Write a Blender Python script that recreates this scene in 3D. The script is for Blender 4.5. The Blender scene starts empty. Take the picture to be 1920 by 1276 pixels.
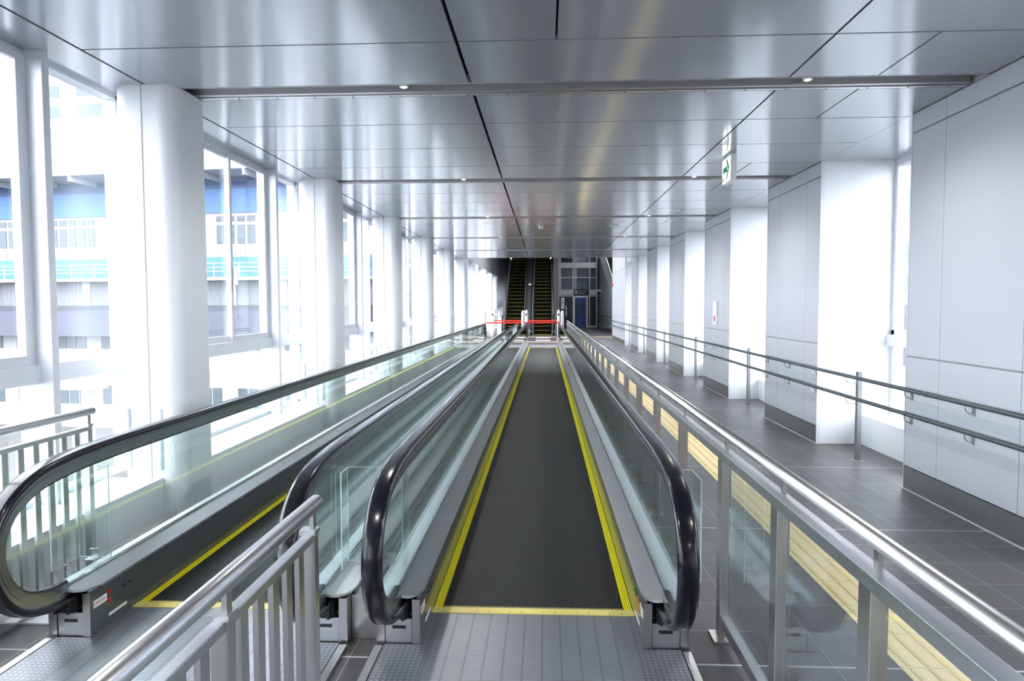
import bpy, math, random
from mathutils import Vector, Matrix
random.seed(4)
S = bpy.context.scene
COL = S.collection

# ------------------------------------------------------------------ camera
F_PX = 1280.0
yaw = math.atan2(61, F_PX)
pitch = -math.atan2(66.5, F_PX / math.cos(yaw))
roll = 0.0028
cam = bpy.data.cameras.new('camera')
cam.sensor_width = 36.0
cam.lens = 36.0 * F_PX / 1920
cam.clip_start = 0.05
cam.clip_end = 400
co = bpy.data.objects.new('camera', cam)
COL.objects.link(co)
co.matrix_world = (Matrix.Translation((0, 0, 1.53)) @ Matrix.Rotation(yaw, 4, 'Z')
                   @ Matrix.Rotation(math.pi / 2 + pitch, 4, 'X') @ Matrix.Rotation(-roll, 4, 'Z'))
S.camera = co

# ------------------------------------------------------------------ world: bright overcast sky
W = bpy.data.worlds.new('overcast_sky')
S.world = W
W.use_nodes = True
wn = W.node_tree
bg = wn.nodes['Background']
tc = wn.nodes.new('ShaderNodeTexCoord')
sx = wn.nodes.new('ShaderNodeSeparateXYZ')
rp = wn.nodes.new('ShaderNodeValToRGB')
wn.links.new(tc.outputs['Generated'], sx.inputs[0])
wn.links.new(sx.outputs['Z'], rp.inputs[0])
rp.color_ramp.elements[0].position = 0.0
rp.color_ramp.elements[0].color = (0.86, 0.91, 1.0, 1)
rp.color_ramp.elements[1].position = 0.6
rp.color_ramp.elements[1].color = (0.94, 0.97, 1.0, 1)
wn.links.new(rp.outputs[0], bg.inputs[0])
bg.inputs[1].default_value = 3.4

S.view_settings.view_transform = 'Standard'
S.view_settings.look = 'None'
S.view_settings.gamma = 1
S.view_settings.use_curve_mapping = False
S.view_settings.exposure = 1.78
S.cycles.max_bounces = 14
S.cycles.diffuse_bounces = 6
S.cycles.glossy_bounces = 6
S.cycles.transparent_max_bounces = 40
S.cycles.sample_clamp_indirect = 8
S.cycles.caustics_reflective = False
S.cycles.caustics_refractive = False

# ------------------------------------------------------------------ materials
def mat(name, col, rough=0.5, metal=0.0, spec=0.5, emit=None, es=0.0, bump=None, coat=0.0, aniso=0.0):
    m = bpy.data.materials.new(name)
    m.use_nodes = True
    n = m.node_tree.nodes
    l = m.node_tree.links
    p = n['Principled BSDF']
    p.inputs['Base Color'].default_value = (*col, 1)
    p.inputs['Roughness'].default_value = rough
    p.inputs['Metallic'].default_value = metal
    p.inputs['Specular IOR Level'].default_value = spec
    if coat:
        p.inputs['Coat Weight'].default_value = coat
        p.inputs['Coat Roughness'].default_value = 0.05
    if emit:
        p.inputs['Emission Color'].default_value = (*emit, 1)
        p.inputs['Emission Strength'].default_value = es
    if bump:                                   # (scale xyz, strength, distance, detail)
        t = n.new('ShaderNodeTexCoord'); mp = n.new('ShaderNodeMapping'); nz = n.new('ShaderNodeTexNoise'); b = n.new('ShaderNodeBump')
        mp.inputs['Scale'].default_value = bump[0]
        nz.inputs['Scale'].default_value = 1.0
        nz.inputs['Detail'].default_value = bump[3]
        b.inputs['Strength'].default_value = bump[1]
        b.inputs['Distance'].default_value = bump[2]
        l.new(t.outputs['Object'], mp.inputs[0]); l.new(mp.outputs[0], nz.inputs['Vector'])
        l.new(nz.outputs['Fac'], b.inputs['Height']); l.new(b.outputs[0], p.inputs['Normal'])
        if len(bump) > 4:                      # slight colour wear from the same noise
            mx = n.new('ShaderNodeMix'); mx.data_type = 'RGBA'
            mx.inputs[6].default_value = (*[c * (1 - bump[4]) for c in col], 1)
            mx.inputs[7].default_value = (*[min(1, c * (1 + bump[4])) for c in col], 1)
            l.new(nz.outputs['Fac'], mx.inputs[0]); l.new(mx.outputs[2], p.inputs['Base Color'])
    return m

def glass_mat(name, tint, refl=1.0, rough=0.0):
    m = bpy.data.materials.new(name)
    m.use_nodes = True
    n = m.node_tree.nodes; l = m.node_tree.links
    n.clear()
    o = n.new('ShaderNodeOutputMaterial'); tr = n.new('ShaderNodeBsdfTransparent'); gl = n.new('ShaderNodeBsdfGlossy')
    mx = n.new('ShaderNodeMixShader'); g = n.new('ShaderNodeNewGeometry'); vm = n.new('ShaderNodeVectorMath')
    vm.operation = 'DOT_PRODUCT'
    l.new(g.outputs['Normal'], vm.inputs[0]); l.new(g.outputs['Incoming'], vm.inputs[1])
    def mn(op, a, b=None):
        k = n.new('ShaderNodeMath'); k.operation = op; k.use_clamp = op in ('MULTIPLY_ADD',)
        for i, v in enumerate((a, b)):
            if v is None: continue
            if isinstance(v, (int, float)): k.inputs[i].default_value = v
            else: l.new(v, k.inputs[i])
        return k.outputs[0]
    f5 = mn('POWER', mn('SUBTRACT', 1.0, mn('ABSOLUTE', vm.outputs['Value'])), 5.0)
    fac = mn('MINIMUM', mn('MULTIPLY', mn('ADD', mn('MULTIPLY', f5, .96), .04), refl), 1.0)   # Schlick, same from both sides
    tr.inputs[0].default_value = (*tint, 1)
    gl.inputs['Roughness'].default_value = rough
    gl.inputs['Color'].default_value = (0.95, 1, 0.98, 1)
    l.new(fac, mx.inputs[0])
    l.new(tr.outputs[0], mx.inputs[1]); l.new(gl.outputs[0], mx.inputs[2]); l.new(mx.outputs[0], o.inputs[0])
    return m

def N(m): return m.node_tree.nodes
def L(m): return m.node_tree.links

M = {}
M['white'] = mat('white_paint', (0.80, 0.815, 0.84), 0.35, bump=((3, 3, .6), .05, .01, 2))
M['panel'] = mat('grey_wall_panel', (0.53, 0.55, 0.595), 0.32, bump=((2, 2, .5), .05, .01, 2))
M['grey'] = mat('mid_grey_cladding', (0.30, 0.30, 0.325), 0.4, 0.2)
M['stepblk'] = mat('escalator_step_black', (0.006, 0.006, 0.006), 0.9, 0, 0.1)
M['wood'] = mat('warm_wood_wall', (0.50, 0.28, 0.12), 0.5)
M['joint'] = mat('panel_joint', (0.30, 0.31, 0.33), 0.6)
M['dark'] = mat('dark_gap', (0.02, 0.02, 0.022), 0.8)
M['ceil'] = mat('satin_ceiling_panel', (0.47, 0.495, 0.545), 0.15, 0.28, bump=((0.9, 2.2, 1), .010, .02, 1), coat=0.0)
M['slot'] = mat('slot_metal', (0.62, 0.61, 0.61), 0.4, 0.3)
M['steel'] = mat('brushed_steel', (0.55, 0.555, 0.565), 0.33, 1.0, bump=((4, 60, 60), .03, .004, 2, .06))
M['steel2'] = mat('satin_steel', (0.52, 0.515, 0.51), 0.28, 1.0, bump=((40, 40, 3), .03, .004, 2, .06))
M['deck'] = mat('balustrade_deck', (0.42, 0.43, 0.45), 0.33, 0.75, bump=((9, 3, 9), .02, .004, 3, .08))
M['odeck'] = mat('outer_deck', (0.62, 0.64, 0.66), 0.35, 0.4)
M['skirt'] = mat('skirt_panel', (0.10, 0.112, 0.115), 0.12, 0.2, 0.35)
M['alu'] = mat('white_aluminium', (0.72, 0.74, 0.78), 0.35, 0.1)
M['rubber'] = mat('black_handrail', (0.005, 0.005, 0.009), 0.2, 0, 0.4, coat=0.15)
M['guide'] = mat('handrail_guide', (0.30, 0.31, 0.32), 0.22, 0.9)
M['black'] = mat('black_plastic', (0.012, 0.012, 0.013), 0.4)
M['yellow'] = mat('yellow_paint', (1.0, 0.88, 0.01), 0.45)
M['comb'] = mat('yellow_comb', (0.88, 0.74, 0.22), 0.4)
M['rib'] = mat('pallet_rib', (0.10, 0.10, 0.103), 0.42, 0.4)
M['groove'] = mat('pallet_groove', (0.006, 0.006, 0.006), 0.7)
M['tact'] = mat('tactile_paving', (0.88, 0.70, 0.41), 0.6)
M['tactbar'] = mat('tactile_bar', (0.80, 0.60, 0.28), 0.6)
M['handblk'] = mat('charcoal_rail', (0.06, 0.075, 0.085), 0.38)
M['red'] = mat('red_belt', (0.85, 0.02, 0.02), 0.5)
M['redp'] = mat('red_plastic', (0.55, 0.01, 0.02), 0.3)
M['sticker'] = mat('white_sticker', (0.85, 0.85, 0.86), 0.4)
M['pink'] = mat('pink_sticker', (0.62, 0.42, 0.50), 0.4)
M['green'] = mat('sign_green', (0.0, 0.35, 0.17), 0.4)
M['signlit'] = mat('lit_sign_face', (0.9, 0.95, 0.92), 0.4, emit=(0.93, 1, 0.96), es=1.1)
M['lamp'] = mat('lamp_glow', (1, .9, .8), .5, emit=(1, .88, .75), es=3)
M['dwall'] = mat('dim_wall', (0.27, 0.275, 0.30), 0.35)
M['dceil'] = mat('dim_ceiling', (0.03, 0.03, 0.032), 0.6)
M['frame'] = mat('lift_frame', (0.45, 0.46, 0.46), 0.4, 0.5)
M['blue'] = mat('lift_door_blue', (0.015, 0.06, 0.22), 0.3, 0.3)
M['shaft'] = mat('lift_shaft_dark', (0.012, 0.014, 0.02), 0.5)
M['bluedk'] = mat('lift_cabin_blue', (0.012, 0.03, 0.09), 0.3)
M['glass'] = glass_mat('window_glass', (0.97, 0.99, 1.0), 1.0)
M['bglass'] = glass_mat('balustrade_glass', (0.93, 0.972, 0.962), 1.15)
M['fglass'] = glass_mat('fence_glass', (0.93, 0.96, 0.97), 1.4)
M['acryl'] = glass_mat('acrylic', (0.95, 0.98, 0.97), 1.2)
M['acedge'] = mat('acrylic_edge', (0.75, 0.88, 0.86), 0.2)
M['frost'] = mat('frosted_stair_panel', (0.55, 0.60, 0.58), 0.3)
M['xwhite'] = mat('outside_white', (0.34, 0.35, 0.365), 0.7)
M['xgrey'] = mat('outside_grey', (0.06, 0.062, 0.09), 0.7)
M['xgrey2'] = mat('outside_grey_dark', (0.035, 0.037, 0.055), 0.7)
M['xblue'] = mat('outside_blue', (0.03, 0.10, 0.26), 0.5)
M['xblue2'] = mat('outside_light_blue', (0.035, 0.13, 0.28), 0.5)
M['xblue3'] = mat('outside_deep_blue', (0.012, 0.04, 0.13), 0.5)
M['xpale'] = mat('outside_pale_cyan', (0.20, 0.30, 0.33), 0.5)
M['xwin'] = mat('outside_pane', (0.05, 0.065, 0.08), 0.4)
M['xasph'] = mat('outside_asphalt', (0.05, 0.06, 0.07), 0.8)
M['xgrav'] = mat('outside_gravel', (0.075, 0.07, 0.07), 0.9, bump=((2, 2, 2), .3, .05, 6, .3))
M['xrust'] = mat('rail_steel', (0.25, 0.17, 0.14), 0.6)

def corrug():                                  # corrugated grey sheet
    m = mat('outside_corrugated', (0.14, 0.143, 0.16), 0.6)
    n = N(m); l = L(m)
    t = n.new('ShaderNodeTexCoord'); w = n.new('ShaderNodeTexWave'); mp = n.new('ShaderNodeMapping'); b = n.new('ShaderNodeBump')
    w.inputs['Scale'].default_value = 1.2; w.bands_direction = 'X'
    b.inputs['Distance'].default_value = .06
    l.new(t.outputs['Object'], mp.inputs[0]); l.new(mp.outputs[0], w.inputs[0]); l.new(w.outputs['Fac'], b.inputs['Height'])
    l.new(b.outputs[0], n['Principled BSDF'].inputs['Normal'])
    return m
M['xcor'] = corrug()

def math_node(n, op, a=None, b=None, l=None):
    k = n.new('ShaderNodeMath'); k.operation = op
    for i, v in enumerate((a, b)):
        if v is None: continue
        if isinstance(v, (int, float)): k.inputs[i].default_value = v
        else: l.new(v, k.inputs[i])
    return k.outputs[0]

def tile_floor():                              # 0.3 m dark tiles, pale joints, a brighter joint every six rows
    m = mat('dark_floor_tile', (0.09, 0.085, 0.09), 0.33)
    n = N(m); l = L(m); p = n['Principled BSDF']
    g = n.new('ShaderNodeNewGeometry'); s = n.new('ShaderNodeSeparateXYZ')
    l.new(g.outputs['Position'], s.inputs[0])
    def line(src, off, pit, w):
        a = math_node(n, 'SUBTRACT', src, off, l); a = math_node(n, 'DIVIDE', a, pit, l)
        f = math_node(n, 'FRACT', a, None, l); f = math_node(n, 'SUBTRACT', f, .5, l)
        f = math_node(n, 'ABSOLUTE', f, None, l)
        return math_node(n, 'GREATER_THAN', f, .5 - w / pit / 2, l)
    lx = line(s.outputs['X'], 0.04, .2965, .0035)
    ly = line(s.outputs['Y'], 2.872 - .1505 * 0, .301, .0035)
    lb = line(s.outputs['Y'], 2.866, 1.806, .010)
    thin = math_node(n, 'MAXIMUM', lx, ly, l)
    nz = n.new('ShaderNodeTexNoise'); nz.inputs['Scale'].default_value = 110; nz.inputs['Detail'].default_value = 3
    l.new(g.outputs['Position'], nz.inputs['Vector'])
    nz2 = n.new('ShaderNodeTexNoise'); nz2.inputs['Scale'].default_value = .9
    l.new(g.outputs['Position'], nz2.inputs['Vector'])
    # tone per tile
    tx = math_node(n, 'FLOOR', math_node(n, 'DIVIDE', math_node(n, 'SUBTRACT', s.outputs['X'], .04, l), .2965, l), None, l)
    ty = math_node(n, 'FLOOR', math_node(n, 'DIVIDE', math_node(n, 'SUBTRACT', s.outputs['Y'], 2.872, l), .301, l), None, l)
    cmb = n.new('ShaderNodeCombineXYZ'); l.new(tx, cmb.inputs[0]); l.new(ty, cmb.inputs[1])
    wn_ = n.new('ShaderNodeTexWhiteNoise'); l.new(cmb.outputs[0], wn_.inputs['Vector'])
    rt = n.new('ShaderNodeMix'); rt.data_type = 'RGBA'
    rt.inputs[6].default_value = (0.060, 0.055, 0.057, 1); rt.inputs[7].default_value = (0.082, 0.076, 0.079, 1)
    l.new(wn_.outputs['Value'], rt.inputs[0])
    m1 = n.new('ShaderNodeMix'); m1.data_type = 'RGBA'; m1.inputs[7].default_value = (0.30, 0.30, 0.31, 1)
    l.new(rt.outputs[2], m1.inputs[6]); l.new(thin, m1.inputs[0])
    m2 = n.new('ShaderNodeMix'); m2.data_type = 'RGBA'; m2.inputs[7].default_value = (0.50, 0.50, 0.52, 1)
    l.new(m1.outputs[2], m2.inputs[6]); l.new(lb, m2.inputs[0])
    l.new(m2.outputs[2], p.inputs['Base Color'])
    b = n.new('ShaderNodeBump'); b.inputs['Strength'].default_value = .5; b.inputs['Distance'].default_value = .004
    l.new(nz.outputs['Fac'], b.inputs['Height']); l.new(b.outputs[0], p.inputs['Normal'])
    rr = n.new('ShaderNodeMapRange'); rr.inputs[3].default_value = .30; rr.inputs[4].default_value = .42
    l.new(nz2.outputs['Fac'], rr.inputs[0]); l.new(rr.outputs[0], p.inputs['Roughness'])
    return m
M['tile'] = tile_floor()

def plate_mat(cx):                             # landing plate: rows of short raised bars, studs along the sides
    m = mat('landing_plate', (0.34, 0.35, 0.38), 0.36, 0.7)
    n = N(m); l = L(m); p = n['Principled BSDF']
    g = n.new('ShaderNodeNewGeometry'); s = n.new('ShaderNodeSeparateXYZ'); l.new(g.outputs['Position'], s.inputs[0])
    X = math_node(n, 'SUBTRACT', s.outputs['X'], cx, l); Y = s.outputs['Y']
    def fr(src, pit, sh=0):
        return math_node(n, 'FRACT', math_node(n, 'DIVIDE', math_node(n, 'ADD', src, 50 + sh, l), pit, l), None, l)
    def tri(f): return math_node(n, 'ABSOLUTE', math_node(n, 'SUBTRACT', f, .5, l), None, l)
    bars = math_node(n, 'LESS_THAN', tri(fr(Y, .0165)), .30, l)
    cols = math_node(n, 'LESS_THAN', tri(fr(X, .083)), .44, l)
    bar = math_node(n, 'MULTIPLY', bars, cols, l)
    dx = tri(fr(X, .024)); dy = tri(fr(Y, .024))
    d = math_node(n, 'SQRT', math_node(n, 'ADD', math_node(n, 'MULTIPLY', dx, dx, l), math_node(n, 'MULTIPLY', dy, dy, l), l), None, l)
    dot = math_node(n, 'LESS_THAN', d, .27, l)
    side = math_node(n, 'GREATER_THAN', math_node(n, 'ABSOLUTE', X, None, l), .456, l)
    mx = n.new('ShaderNodeMix'); mx.data_type = 'FLOAT'
    l.new(side, mx.inputs[0]); l.new(bar, mx.inputs[2]); l.new(dot, mx.inputs[3])
    b = n.new('ShaderNodeBump'); b.inputs['Strength'].default_value = .8; b.inputs['Distance'].default_value = .0016
    l.new(mx.outputs[0], b.inputs['Height']); l.new(b.outputs[0], p.inputs['Normal'])
    c = n.new('ShaderNodeMix'); c.data_type = 'RGBA'
    c.inputs[6].default_value = (0.27, 0.28, 0.31, 1); c.inputs[7].default_value = (0.42, 0.435, 0.47, 1)
    l.new(mx.outputs[0], c.inputs[0]); l.new(c.outputs[2], p.inputs['Base Color'])
    return m

def frost_mat():
    m = bpy.data.materials.new('frosted_stair_panel'); m.use_nodes = True
    n = m.node_tree.nodes; l = m.node_tree.links; n.clear()
    o = n.new('ShaderNodeOutputMaterial'); a = n.new('ShaderNodeBsdfDiffuse'); b = n.new('ShaderNodeBsdfTranslucent'); x = n.new('ShaderNodeMixShader')
    a.inputs[0].default_value = (.8, .86, .84, 1); b.inputs[0].default_value = (.8, .88, .86, 1); x.inputs[0].default_value = .65
    l.new(a.outputs[0], x.inputs[1]); l.new(b.outputs[0], x.inputs[2]); l.new(x.outputs[0], o.inputs[0])
    return m
M['frost'] = frost_mat()

# ------------------------------------------------------------------ mesh helpers
class MB:
    def __init__(s): s.v = []; s.f = []; s.m = []; s.sm = []
    def add(s, vs, fs, mi=0, smooth=False):
        o = len(s.v); s.v += [tuple(v) for v in vs]
        for f in fs: s.f.append([i + o for i in f]); s.m.append(mi); s.sm.append(smooth)
        return s
    def box(s, x0, x1, y0, y1, z0, z1, mi=0, bev=0):
        if x0 > x1: x0, x1 = x1, x0
        if y0 > y1: y0, y1 = y1, y0
        if z0 > z1: z0, z1 = z1, z0
        v = [(x0, y0, z0), (x1, y0, z0), (x1, y1, z0), (x0, y1, z0), (x0, y0, z1), (x1, y0, z1), (x1, y1, z1), (x0, y1, z1)]
        return s.add(v, [(3, 2, 1, 0), (4, 5, 6, 7), (0, 1, 5, 4), (1, 2, 6, 5), (2, 3, 7, 6), (3, 0, 4, 7)], mi)
    def prism(s, poly, a0, a1, axis='x', mi=0, smooth=False):
        """poly: 2D points. axis x: (y,z); axis y: (x,z); axis z: (x,y)"""
        def P(p, a):
            if axis == 'x': return (a, p[0], p[1])
            if axis == 'y': return (p[0], a, p[1])
            return (p[0], p[1], a)
        n = len(poly)
        v = [P(p, a0) for p in poly] + [P(p, a1) for p in poly]
        s.add(v, [list(range(n))[::-1], list(range(n, 2 * n))], mi, False)
        o = len(s.v) - 2 * n
        for i in range(n):
            j = (i + 1) % n
            s.f.append([o + i, o + j, o + n + j, o + n + i]); s.m.append(mi); s.sm.append(False)
        return s
    def tube(s, pts, r, n=16, mi=0, caps=True):
        pts = [Vector(p) for p in pts]
        rings = []
        ref = None
        for i, p in enumerate(pts):
            t = (pts[min(i + 1, len(pts) - 1)] - pts[max(i - 1, 0)]).normalized()
            if ref is None:
                ref = t.orthogonal().normalized()
            ref = (ref - t * ref.dot(t)).normalized()
            b = t.cross(ref)
            rr = r[i] if isinstance(r, (list, tuple)) else r
            rings.append([p + (ref * math.cos(2 * math.pi * k / n) + b * math.sin(2 * math.pi * k / n)) * rr for k in range(n)])
        v = [q for R in rings for q in R]
        f = []
        for i in range(len(rings) - 1):
            for k in range(n):
                k2 = (k + 1) % n
                f.append((i * n + k, i * n + k2, (i + 1) * n + k2, (i + 1) * n + k))
        s.add(v, f, mi, True)
        if caps:
            o = len(s.v) - len(v)
            s.f.append([o + k for k in range(n)][::-1]); s.m.append(mi); s.sm.append(False)
            e = o + (len(rings) - 1) * n
            s.f.append([e + k for k in range(n)]); s.m.append(mi); s.sm.append(False)
        return s
    def sweep_yz(s, path, prof, cx, mi=0, closed=True, smooth=True):
        """path: [(y,z)] outer line; prof: [(x, depth inward)]"""
        P = [Vector((0, a, b)) for a, b in path]
        n = len(prof); v = []
        for i, p in enumerate(P):
            t = (P[min(i + 1, len(P) - 1)] - P[max(i - 1, 0)]).normalized()
            inn = Vector((0, t.z, -t.y))            # inward = right of travel when going bottom-near -> up -> far
            for (a, d) in prof:
                q = p + inn * d
                v.append((cx + a, q.y, q.z))
        f = []
        for i in range(len(P) - 1):
            for k in range(n if closed else n - 1):
                k2 = (k + 1) % n
                f.append((i * n + k, i * n + k2, (i + 1) * n + k2, (i + 1) * n + k))
        s.add(v, f, mi, smooth)
        o = len(s.v) - len(v)
        s.f.append([o + k for k in range(n)][::-1]); s.m.append(mi); s.sm.append(False)
        e = o + (len(P) - 1) * n
        s.f.append([e + k for k in range(n)]); s.m.append(mi); s.sm.append(False)
        return s
    def xf(s, M4):
        s.v = [tuple(M4 @ Vector(v)) for v in s.v]; return s

def obj(name, mb, mats, parent=None, label=None, bevel=0, kind=None, group=None, cat=None, inv=None):
    me = bpy.data.meshes.new(name)
    me.from_pydata(mb.v, [], mb.f)
    if not isinstance(mats, (list, tuple)): mats = [mats]
    for m in mats: me.materials.append(M[m] if isinstance(m, str) else m)
    for p, mi, sm in zip(me.polygons, mb.m, mb.sm):
        p.material_index = mi; p.use_smooth = sm
    me.validate(); me.update()
    o = bpy.data.objects.new(name, me)
    COL.objects.link(o)
    if parent:
        o.parent = parent
        if parent.parent is None and parent.type == 'EMPTY':
            o.matrix_parent_inverse = Matrix.Translation(-Vector(parent.location))
    if bevel:
        b = o.modifiers.new('bevel', 'BEVEL'); b.width = bevel; b.segments = 2; b.limit_method = 'ANGLE'; b.angle_limit = .7
    if label: o['label'] = label
    if kind: o['kind'] = kind
    if group: o['group'] = group
    if cat: o['category'] = cat
    return o

def thing(name, label, cat, loc=(0, 0, 0), group=None):
    o = bpy.data.objects.new(name, None)
    o.empty_display_size = .1
    COL.objects.link(o)
    o.location = loc
    o['label'] = label; o['category'] = cat
    if group: o['group'] = group
    return o

def struct(name, mb, mats, parent=None, **k):
    return obj(name, mb, mats, parent, kind=None if parent else 'structure', **k)

def copy_tree(root, delta, label, group=None):
    def rec(o, parent):
        c = o.copy(); COL.objects.link(c)
        if parent:
            inv = o.matrix_parent_inverse.copy(); c.parent = parent; c.matrix_parent_inverse = inv
        for ch in [x for x in bpy.data.objects if x.parent == o]:
            rec(ch, c)
        return c
    r = rec(root, None)
    r.location = Vector(root.location) + Vector(delta)
    r['label'] = label
    if group: r['group'] = group
    return r

def text_obj(name, body, size, parent, mtx, m, ext=0.0006, label=None, sx=1.0):
    cu = bpy.data.curves.new(name, 'FONT')
    cu.body = body; cu.size = size; cu.extrude = ext; cu.align_x = 'CENTER'; cu.align_y = 'CENTER'
    tmp = bpy.data.objects.new(name + '_t', cu)
    COL.objects.link(tmp)
    dg = bpy.context.evaluated_depsgraph_get()
    me = bpy.data.meshes.new_from_object(tmp.evaluated_get(dg))
    bpy.data.objects.remove(tmp)
    me.transform(mtx @ Matrix.Diagonal((sx, 1, 1, 1)))
    me.materials.clear(); me.materials.append(M[m])
    me.name = name
    o = bpy.data.objects.new(name, me)
    COL.objects.link(o)
    if parent:
        o.parent = parent
        if parent.parent is None and parent.type == 'EMPTY':
            o.matrix_parent_inverse = Matrix.Translation(-Vector(parent.location))
    if label: o['label'] = label
    return o

def basis(origin, right, up):
    r = Vector(right).normalized(); u = Vector(up).normalized(); n = r.cross(u)
    return Matrix(((r.x, u.x, n.x, origin[0]), (r.y, u.y, n.y, origin[1]), (r.z, u.z, n.z, origin[2]), (0, 0, 0, 1)))

def catmull(pts, k=6):
    out = []
    for i in range(len(pts) - 1):
        p0 = pts[max(i - 1, 0)]; p1 = pts[i]; p2 = pts[i + 1]; p3 = pts[min(i + 2, len(pts) - 1)]
        for j in range(k):
            t = j / k
            out.append(tuple(.5 * ((2 * b) + (-a + c) * t + (2 * a - 5 * b + 4 * c - d) * t * t + (-a + 3 * b - 3 * c + d) * t ** 3)
                             for a, b, c, d in zip(p0, p1, p2, p3)))
    out.append(tuple(pts[-1]))
    return out

P = 3.585                                     # structural bay
CZ = 3.07                                     # ceiling height
YEND = 22.3                                   # where the low ceiling stops
YB = -9.2                                     # far end of the corridor behind the viewer
# ================================================================== SETTING
# floor
struct('floor', MB().box(-3.3, 4.6, YB, 50, -.2, 0), 'tile')

# ceiling: separate panels in one mesh, dark void above
mb = MB()
G = .0075
slots = [4.95 + P * k for k in range(-4, 5)]
SW = .14
ys = []                                        # panel row edges
rows = []
for i, c in enumerate(slots):
    a = c + SW
    b = (slots[i + 1] - SW) if i + 1 < len(slots) else YEND
    if i + 1 < len(slots):
        mids = [c + P * .25 + .02, c + P * .5 + .02, c + P * .75 + .01]
        e = [a] + mids + [b]
    else:
        e = [a, c + P * .25, c + P * .5, c + P * .75, b]
    for j in range(4):
        rows.append((e[j], e[j + 1], j))
def pier_of(y):
    return any(4.01 + P * k - .02 < y < 5.77 + P * k for k in range(-2, 7))
for (y0, y1, j) in rows:
    xs = [-3.26, -2.795, -.527, 1.655, 3.0, 3.85]
    gap = [0, .014, .012, .010, .003]
    cuts = [(xs[0], xs[1] - .0), (xs[1] + .02, xs[2] - .0), (xs[2] + .022, xs[3]), (xs[3] + .016, xs[4] - .002), (xs[4] + .002, xs[5])]
    for ci, (a, b) in enumerate(cuts):
        if ci == 3 and j in (0, 3):            # hatch joint beside each slot
            mb.box(a, 2.244, y0 + G, y1 - G, CZ, CZ + .03)
            mb.box(2.256, b, y0 + G, y1 - G, CZ, CZ + .03)
        elif ci == 2 and 3.0 < y0 < 3.4:
            mb.box(a, .062, y0 + G, y1 - G, CZ, CZ + .03)
            mb.box(.074, b, y0 + G, y1 - G, CZ, CZ + .03)
        elif ci in (0, 4):
            mb.box(a, b, y0, y1, CZ, CZ + .03)
        else:
            mb.box(a, b, y0 + G, y1 - G, CZ, CZ + .03)
for c in slots:                                # strips beside the slots at the edges
    mb.box(-3.26, -2.68, c - SW, c + SW, CZ, CZ + .03)
    mb.box(3.0, 3.85, c - SW, c + SW, CZ, CZ + .03)
mb.box(-3.3, 3.9, YB, YEND, CZ + .16, CZ + .3, 1)
mb.box(-3.3, 3.9, YB, slots[0] - SW, CZ, CZ + .1, 0)
struct('ceiling', mb, ['ceil', 'dark'])
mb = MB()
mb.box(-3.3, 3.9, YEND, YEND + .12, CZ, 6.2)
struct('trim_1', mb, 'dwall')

# shutter slots in the ceiling, each a recessed steel track
for k, c in enumerate(slots):
    if c < 1: continue
    t = thing('ceiling_slot_track', 'steel shutter slot running across the ceiling, %s from the camera' %
              ['first', 'second', 'third', 'fourth', 'fifth'][k - 4], 'ceiling track', (0, c, CZ), 'shutter slots across the ceiling')
    m = MB()
    m.box(-2.68, 3.0, c - SW, c - SW + .01, CZ - .0, CZ + .06)
    m.box(-2.68, 3.0, c + SW - .01, c + SW, CZ, CZ + .06)
    m.box(-2.68, 3.0, c - SW + .01, c + SW - .01, CZ + .05, CZ + .06)
    m.box(-2.69, -2.68, c - SW, c + SW, CZ, CZ + .06); m.box(2.99, 3.0, c - SW, c + SW, CZ, CZ + .06)
    obj('housing', m, 'slot', t)
    m = MB().box(-2.64, 2.97, c + .045, c + .085, CZ + .004, CZ + .05)
    m.box(-2.64, 2.97, c + .092, c + SW - .012, CZ - .004, CZ + .02)
    obj('guide_rail', m, 'steel', t)
    m = MB()
    for i in range(20):
        x = -2.55 + i * .285
        m.tube([(x, c + .11, CZ - .007), (x, c + .11, CZ - .003)], .006, 8)
    obj('screw', m, 'black', t, kind='stuff')
    for x in (-1.0, 1.82):
        dl = obj('downlight', MB().tube([(x, c - .045, CZ + .05), (x, c - .045, CZ + .012), (x, c - .045, CZ + .010)], [.034, .034, .028], 20), 'alu', t)
        obj('downlight_lens', MB().tube([(x, c - .045, CZ + .010), (x, c - .045, CZ + .007)], .020, 16), 'lamp', dl)


# downlights in the slots (their light)
for c in slots:
    for x in (-1.0, 1.82):
        la = bpy.data.lights.new('downlight_glow', 'SPOT')
        la.energy = 22; la.color = (1, .96, .91); la.spot_size = math.radians(150); la.spot_blend = .6; la.shadow_soft_size = .02
        lo = bpy.data.objects.new('downlight_glow', la); COL.objects.link(lo)
        lo.location = (x, c - .045, CZ - .002)
# behind the camera
struct('wall_back', MB().box(-3.4, 4.0, YB - .2, YB, 0, .9).box(-3.4, 4.0, YB - .2, YB, 2.9, 3.4).box(-3.4, 4.0, YB - .2, YB, .9, 2.9), 'wood')
struct('wall_left', MB().box(-3.3, -3.0, YB, -9.0, 0, 3.2), 'white')
struct('wall_right_back', MB().box(3.0, 3.85, YB, 4.01 - 3 * P - 1.9, 0, 3.2), 'white')
m = MB()
for k in range(-3, 2): m.box(-3.09, -2.575, 4.71 + P * k, 5.21 + P * k, 0, CZ) if k < 0 else None
struct('wall_left_piers', m, 'white')

struct('trim_3', MB().box(-2.73, -2.31, 3.1, YEND + 5, 0, .008), 'white')  # pale floor strip added to bounce light onto the curb face

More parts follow.
